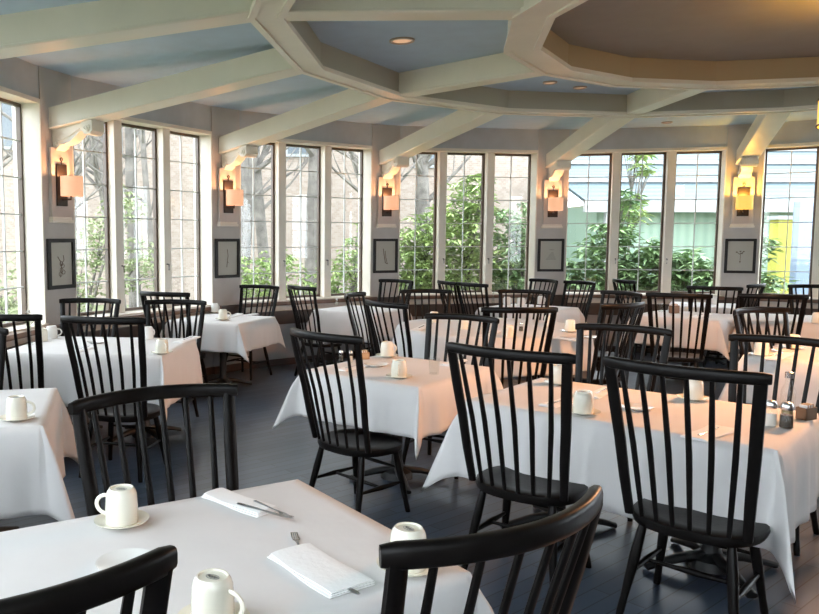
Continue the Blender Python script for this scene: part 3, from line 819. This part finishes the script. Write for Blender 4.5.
for (p0, p1, wd, lb, fk) in [((590, 398), (612, 389), .10, 'folded napkin behind the mug on the peach table', 'f'), ((694, 440), (724, 428), .12, 'folded napkin behind the front right chair, near the peach table edge', 'k'), ((547, 407), (572, 400), .1, 'folded napkin left of the mug on the peach table', 'k'),
        ((340, 371), (364, 366), .09, 'folded napkin left of the shakers on the middle table', 'f'), ((446, 366), (462, 360), .09, 'folded napkin behind the water glass', 'f'), ((74, 352), (92, 347), .1, 'folded napkin at the near side of the long left table', 'k'), ((178, 343), (196, 337), .1, 'folded napkin at the right end of the long left table', 'f'),
        ((227, 318), (240, 314), .09, 'folded napkin at the middle of the back left table', 'k'), ((244, 316), (256, 314), .09, 'folded napkin at the right of the back left table', 'f'), ((415, 331), (428, 325), .1, 'folded napkin at the left rim of the large round table', 'k'), ((484, 336), (496, 331), .1, 'folded napkin at the near rim of the large round table', 'k'),
        ((556, 338), (580, 341), .1, 'folded napkin at the near right rim of the large round table', 'f'), ((770, 360), (788, 352), .12, 'folded napkin between the two mugs at the right edge', 'k'), ((692, 318), (708, 314), .1, 'folded napkin right of the brown caddy', 'k')]:
    o, c, rz, ln = napkin(p0, p1, wd, lb)
    if fk == 'f': fork(off(c, rz, .02, 0), rz, ZS+.011, 'steel fork lying on the '+lb.replace('folded ', ''))
    else: knife(off(c, rz, -.01, 0), rz, ZS+.011, 'steel knife lying on the '+lb.replace('folded ', ''))

# shakers, glass, vases, caddies
def shaker(px, py, fill, label, h=.085, r=.022):
    p = onplane(px, py, ZS); t = thing('salt_shaker' if fill == 'salt' else 'pepper_shaker', label, 'shaker', (p.x, p.y, ZS), 0, 'salt and pepper shakers')
    MB().lathe([(r*.9, 0), (r, .004), (r*.92, h*.55), (r*.72, h*.72)], 16).build('glass_body', 'tumbler', t)
    MB().lathe([(r*.8, .003), (r*.85, .006), (r*.8, h*.5)], 14).build('filling', fill, t)
    MB().lathe([(r*.80, h*.70), (r*.84, h*.72), (r*.84, h*.85), (r*.6, h*.97), (r*.2, h)], 16).build('cap', 'steel', t)
shaker(350, 362, 'salt', 'glass salt shaker with chrome cap on the middle square table')
shaker(341, 361, 'pepper', 'small pepper shaker left of the salt on the middle table', .08, .018)
shaker(770, 426, 'salt', 'salt shaker with chrome cap, left in the condiment cluster', .125, .031)
shaker(786, 428, 'pepper', 'dark pepper shaker with chrome cap, front of the condiment cluster', .125, .033)
shaker(521, 331, 'pepper', 'pepper shaker on the large round table')
shaker(337, 305, 'salt', 'salt shaker on the back table left of the third pier')
p = onplane(790, 424, ZS)
p.y += .07; p.x += .03
t = thing('oil_bottle', 'tall glass bottle with metal cap behind the shakers at right', 'bottle', (p.x, p.y, ZS))
MB().lathe([(.030, 0), (.032, .005), (.032, .15), (.017, .18), (.016, .215)], 18).build('glass_body', 'tumbler', t)
MB().lathe([(.024, .004), (.025, .01), (.025, .09)], 16).build('filling', mat('pale_oil', (.28, .24, .12), .3), t)
MB().lathe([(.019, .21), (.019, .238), (.012, .241)], 16).build('cap', 'steel', t)
def caddy(px, py, label, m='brown', w_=.05, h=.06):
    p = onplane(px, py, ZS); t = thing('sugar_caddy', label, 'caddy', (p.x, p.y, ZS), .4, 'sugar caddies on the tables')
    b = MB(); x, y = w_, w_*.65
    b.box(-x, x, -y, y, 0, .006); b.box(-x, x, -y, -y+.004, 0, h); b.box(-x, x, y-.004, y, 0, h); b.box(-x, -x+.004, -y, y, 0, h); b.box(x-.004, x, -y, y, 0, h)
    b.build('tray', m, t)
    for q in range(6):
        b = MB().box(-x+.012+q*(2*x-.024)/6, -x+.018+q*(2*x-.024)/6, -y+.008, y-.008, .006, h+.012+.004*(q % 2))
        b.build('sugar_packet', 'card' if q % 2 else 'napkin', t)
caddy(806, 419, 'brown sugar caddy at the right of the condiment cluster', 'brown', .04)
caddy(364, 359, 'small brown sugar caddy right of the salt on the middle table', 'card', .035, .05)
caddy(674, 313, 'brown caddy on the table behind the side-on chairs', 'brown', .05, .09)
def tumbler(px, py, label, h=.105):
    p = onplane(px, py, ZS)
    o = MB().lathe([(.001, .008), (.028, .008), (.036, h), (.0385, h), (.031, 0), (.001, 0)], 24).build('drinking_glass', 'tumbler', loc=(p.x, p.y, ZS)); tag(o, label, 'glass', 'drinking glasses')
tumbler(434, 374, 'empty clear water glass on the middle square table')
tumbler(661, 312, 'clear glass left of the brown caddy')
def vase(px, py, label, h=.16, fh=.27):
    p = onplane(px, py, ZS); t = thing('bud_vase', label, 'vase', (p.x, p.y, ZS), 0, 'bud vases with white flowers')
    MB().lathe([(.001, .004), (.022, .004), (.016, h*.5), (.013, h), (.016, h), (.019, h*.5), (.026, 0), (.001, 0)], 18).build('glass_body', 'tumbler', t)
    MB().tube([Vector((0, 0, .01)), Vector((.004, 0, h)), Vector((-.006, 0, fh-.02))], .0025, 6).build('stem', 'stem', t)
    b = MB(); rnd = random.Random(px)
    for q in range(14):
        an = q*2.4; tl = .15+.07*q
        d = Vector((cos(an)*sin(tl+.3), sin(an)*sin(tl+.3), cos(tl+.3)))
        c = Vector((-.006, 0, fh)); e = c+d*.032; s_ = d.cross(Vector((0, 0, 1))).normalized()*.012
        b.add([c, c.lerp(e, .5)+s_, e, c.lerp(e, .5)-s_, c.lerp(e, .5)+d.cross(s_).normalized()*.004], [(0, 1, 4), (1, 2, 4), (2, 3, 4), (3, 0, 4)], True)
    b.build('flower', 'petal', t)
    # two leaves
    b = MB()
    for sx in (-1, 1):
        b.add([Vector((0, 0, h)), Vector((sx*.02, .008, h+.03)), Vector((sx*.045, 0, h+.045)), Vector((sx*.02, -.008, h+.025))], [(0, 1, 2, 3)])
    b.build('leaf', 'stem', t)
vase(30, 345, 'glass bud vase with a white flower on the long left table')
vase(493, 304, 'bud vase with a white flower on the back table by the fourth pier')

# ------------------------------------------------------------------ outside
poly = [(-60, -30), (60, -30), (60, 70), (-60, 70)]
g = MB()
# ground with the room cut out by level only (top lies below the floor slab)
g.prism(poly, -.6, -.2); struct(g.build('ground', 'lawn'))
def building(name, label, x0, x1, y0, y1, h, m, rz=0):
    t = thing(name, label, 'building', ((x0+x1)/2, y0, -.2), rz)
    hx = (x1-x0)/2
    MB().box(-hx, hx, 0, y1-y0, 0, h).build('wall', m, t); return t, hx
t, hx = building('brick_building', 'pale pink brick building with a few windows, seen through the left windows', -17, 6.9, 21.5, 30, 6.4, 'brick')
MB().prism([(-hx-.3, -.4), (hx+.3, -.4), (hx+.3, 8.9), (-hx-.3, 8.9)], 6.4, 6.6).build('roof', 'white', t)
for (px, z) in ((427, 3.9), (300, 4.2), (20, 4.4), (110, 4.3)):
    X = (px-PX)/F*21.5-(-17+6.9)/2
    f = MB().box(X-.42, X+.42, -.07, .03, z-.1, z+1.3).build('window', 'white', t)
    b = MB().box(X-.34, X-.03, -.085, .0, z-.02, z+1.2); b.box(X+.03, X+.34, -.085, 0, z-.02, z+1.2); b.build('pane', 'darkwin', f)
# pavilion with teal roof
t = thing('pavilion', 'pale pavilion with a teal ribbed roof, seen through the right windows', 'building', (15.0, 18.5, -.2))
MB().box(-7.4, 7.4, .5, 6, 0, 2.7).build('wall', 'palewall', t)
MB().box(-7.9, 7.9, -.05, .1, 2.48, 2.78).build('fascia', 'white', t)
b = MB(); b.add([(-7.9, 0, 2.78), (7.9, 0, 2.78), (7.9, 6.5, 4.9), (-7.9, 6.5, 4.9), (-7.9, 0, 2.70), (7.9, 0, 2.70), (7.9, 6.5, 4.8), (-7.9, 6.5, 4.8)], [(0, 1, 2, 3), (7, 6, 5, 4), (0, 4, 5, 1), (1, 5, 6, 2), (2, 6, 7, 3), (3, 7, 4, 0)])
b.build('roof', 'teal', t)
for z, y in ((3.30, 1.5), (3.95, 3.5), (4.5, 5.2)):
    MB().box(-7.9, 7.9, y, y+.12, z+.0, z+.09).build('roof_batten', 'white', t)
for x in (-7.3, -4.5, -1.7, 1.1, 3.9): MB().box(x-.07, x+.07, .02, .16, 0, 2.7).build('post', 'white', t)
# yellow wall and blue post
t = thing('garden_wall', 'bright yellow rendered garden wall beyond the rightmost window', 'wall', (11.6, 16.2, -.2))
MB().box(-1.3, 2.5, 0, .3, 0, 2.25).build('wall', 'yellow', t)
MB().box(-1.35, 2.55, -.04, .34, 2.25, 2.33).build('coping', 'white', t)
o = MB().box(-.16, .16, -.1, .1, 0, 2.6, None, .02).build('post', 'bluepost', loc=(10.35, 15.5, -.2)); tag(o, 'pale blue post in front of the yellow garden wall', 'post')
for i, (x, y, s_) in enumerate(((9.2, 14.2, .46), (10.35, 14.4, .44))):
    b = MB(); bm = bmesh.new(); bmesh.ops.create_icosphere(bm, subdivisions=3, radius=1)
    rnd = random.Random(i+3)
    for v in bm.verts: v.co *= 1+.08*sin(v.co.x*4+i)+.06*sin(v.co.y*5+2)+.05*sin(v.co.z*6); v.co.x *= 1.1; v.co.z *= .85
    bm.verts.index_update(); b.add([v.co*s_ for v in bm.verts], [[v.index for v in f.verts] for f in bm.faces], True); bm.free()
    o = b.build('boulder', 'greystone', loc=(x, y, .16)); tag(o, 'pale grey boulder outside the rightmost window, '+('left one' if i == 0 else 'right one'), 'boulder', 'boulders outside')

def tree(name, label, x, y, h, r0, seed, nb=9, lean=0):
    rnd = random.Random(seed); t = thing(name, label, 'tree', (x, y, -.2), 0, 'bare trees outside')
    pts = [Vector((lean*f*h*.1+.12*sin(f*5+seed)*f, .1*cos(f*4+seed)*f, f*h)) for f in [i/9 for i in range(10)]]
    MB().tube(pts, [r0*(1-.6*i/9)*(1.25 if i == 0 else 1) for i in range(10)], 12).build('trunk', 'bark', t)
    for q in range(nb):
        f = rnd.uniform(.3, .95); i = int(f*9); p = pts[i].lerp(pts[min(9, i+1)], f*9-i); an = rnd.uniform(0, 6.28); L_ = rnd.uniform(1.0, 2.4)
        d = Vector((cos(an), sin(an)*.6, rnd.uniform(.35, 1.0))).normalized()
        b = MB(); m1 = p+d*L_*.5+Vector((rnd.uniform(-.1, .1), 0, .1)); e = p+d*L_+Vector((0, 0, .25))
        b.tube([p, m1, e], [r0*.32, r0*.18, r0*.06], 6)
        for z in range(4):
            s_ = p.lerp(e, .3+.17*z); dd = (d+Vector((rnd.uniform(-.8, .8), rnd.uniform(-.5, .5), rnd.uniform(-.2, .8)))).normalized()
            b.tube([s_, s_+dd*.35, s_+dd*.7+Vector((0, 0, .1))], [r0*.1, r0*.06, r0*.02], 5)
        b.build('branch', 'bark', t)
trs = [(-6.3, 15.5, 8, .17), (-5.0, 17.5, 8, .24), (-4.2, 13.3, 7, .10), (-3.6, 16.5, 8, .15), (-2.9, 14.6, 7, .13), (-1.0, 14.5, 8, .20), (-.35, 16.8, 8, .14), (.55, 15.0, 8, .26), (1.5, 17.5, 8, .17), (2.0, 14.4, 7, .11), (3.2, 18.2, 8, .2), (-8.0, 13.0, 8, .2), (-2.2, 13.6, 7, .07), (-.75, 13.4, 7, .06), (1.15, 13.5, 7, .06)]
where = ['behind the left edge of the first full window group', 'thick, beyond the first full window group', 'thin, close to the first full window group', 'beyond the middle of the first full window group', 'beyond the right of the first full window group', 'at the left of the second window group', 'slim, set back in the second window group', 'thickest, in the middle of the second window group', 'set back at the right of the second window group', 'thin, at the right of the second window group', 'behind the third pier', 'beyond the window at the left edge', 'slender, at the right of the first full window group', 'slender, close at the left of the second window group', 'slender, close at the centre right of the second window group']
for i, (x, y, h, r0) in enumerate(trs): tree('bare_tree', 'bare pale-barked tree '+where[i], x, y, h, r0, i+11, 18, (i % 3)-1)

def shrub(label, x, y, blobs, n, m, seed, ls=.11, name='leafy_shrub', trunkh=1.2):
    """blobs: (dx, dy, z, radius)"""
    rnd = random.Random(seed); t = thing(name, label, 'shrub', (x, y, -.2), 0, 'shrubs outside the windows')
    st_ = MB()
    for (dx, dy, z, r) in blobs:
        st_.tube([Vector((0, 0, 0)), Vector((dx*.5, dy*.5, z*.55)), Vector((dx, dy, z))], [.03, .022, .012], 6)
        for q in range(6):
            d = Vector((rnd.gauss(0, 1), rnd.gauss(0, 1), rnd.gauss(0, .8))).normalized()
            st_.tube([Vector((dx*.7, dy*.7, z*.75)), Vector((dx, dy, z))+d*r*.85], [.012, .005], 5)
    st_.build('stem', 'bark', t)
    b = MB(); vs = []; fs = []
    tot = sum(q[3]**2 for q in blobs)
    for (dx, dy, z, r) in blobs:
        for q in range(int(n*r*r/tot/6)):
            d = Vector((rnd.gauss(0, 1), rnd.gauss(0, 1), rnd.gauss(0, 1))).normalized()*r*(rnd.random()**.4)
            c = Vector((dx, dy, z))+d; c.z = max(c.z, .1)
            for e in range(6):     # whorl of long leaves
                an = e*1.05+rnd.random(); dr = rnd.uniform(-.6, .35)
                a = Vector((cos(an)*cos(dr), sin(an)*cos(dr), sin(dr))); sd = a.cross(Vector((0, 0, 1))).normalized()
                L_ = ls*rnd.uniform(.7, 1.25); wv = L_*.17; k = len(vs)
                vs += [c, c+a*L_*.5+sd*wv+Vector((0, 0, .01)), c+a*L_+Vector((0, 0, -.015)), c+a*L_*.5-sd*wv+Vector((0, 0, .01))]
                fs.append((k, k+1, k+2)); fs.append((k, k+2, k+3))
    b.add(vs, fs); o = b.build('foliage', m, t, fix=False); o['kind'] = 'stuff'
    return t
shrub('pale spring shrub outside the first full window group', -3.3, 12.0, [(0, 0, 1.2, .55), (.4, .2, 1.9, .45), (.9, .1, 1.4, .5), (.75, 0, 2.35, .35)], 2600, 'leafC', 1, .10)
shrub('pale low shrub outside the leftmost windows', -4.3, 11.5, [(0, 0, 1.0, .5), (.5, .2, 1.4, .4), (-.5, 0, 1.3, .4)], 1500, 'leafC', 2, .10)
shrub('low yellow-green shrub under the second window group, left', -.6, 11.9, [(0, 0, 1.1, .5), (.5, .1, 1.25, .5), (-.2, 0, .7, .5)], 2600, 'leafB', 3, .10)
shrub('low yellow-green shrub under the second window group, right', .75, 12.3, [(0, 0, 1.1, .5), (.45, 0, 1.5, .45), (.1, 0, .7, .6), (.6, 0, 2.0, .3)], 2600, 'leafB', 4, .10)
shrub('yellow-green shrub at the left of the third window group', 2.1, 12.9, [(0, 0, 1.5, .6), (.3, 0, 1.9, .5), (-.1, 0, .8, .6), (.3, 0, 1.1, .5)], 3200, 'leafB', 5, .15)
shrub('tall bright shrub in the middle of the third window group', 3.0, 13.2, [(0, 0, 1.9, .6), (.15, 0, 2.5, .45), (-.2, 0, 1.2, .6), (.35, 0, 1.3, .6), (.3, 0, 2.8, .2)], 3300, 'leafB', 6, .16)
shrub('dense green shrub at the right of the third window group', 4.0, 13.1, [(0, 0, 1.4, .6), (.0, 0, 2.0, .5), (-.2, 0, .9, .6), (.4, 0, 1.0, .6)], 3400, 'leafA', 7, .16)
shrub('dark rhododendron left of the fourth window group', 5.35, 13.0, [(0, 0, 1.35, .6), (.15, 0, 1.95, .38), (-.2, 0, .9, .6), (.6, 0, 1.2, .5), (.3, 0, 2.5, .2)], 3000, 'leafA', 8, .20)
shrub('rhododendron in the middle of the fourth window group', 6.35, 12.7, [(0, 0, 1.2, .55), (.3, 0, .9, .6), (-.35, 0, 1.6, .3), (.35, .1, 1.4, .3)], 2500, 'leafA', 9, .20)
shrub('low rhododendron at the right of the fourth window group', 7.45, 12.6, [(0, 0, 1.0, .5), (.3, 0, .8, .55), (-.35, 0, 1.2, .4), (.2, 0, 1.7, .3)], 2200, 'leafA', 10, .19)
shrub('leafy high branch at the top of the fourth window group', 6.3, 14.6, [(.25, 0, 3.6, .3), (.35, 0, 3.15, .2), (.15, 0, 2.4, .32)], 500, 'leafB', 12, .2, 'leafy_sapling')
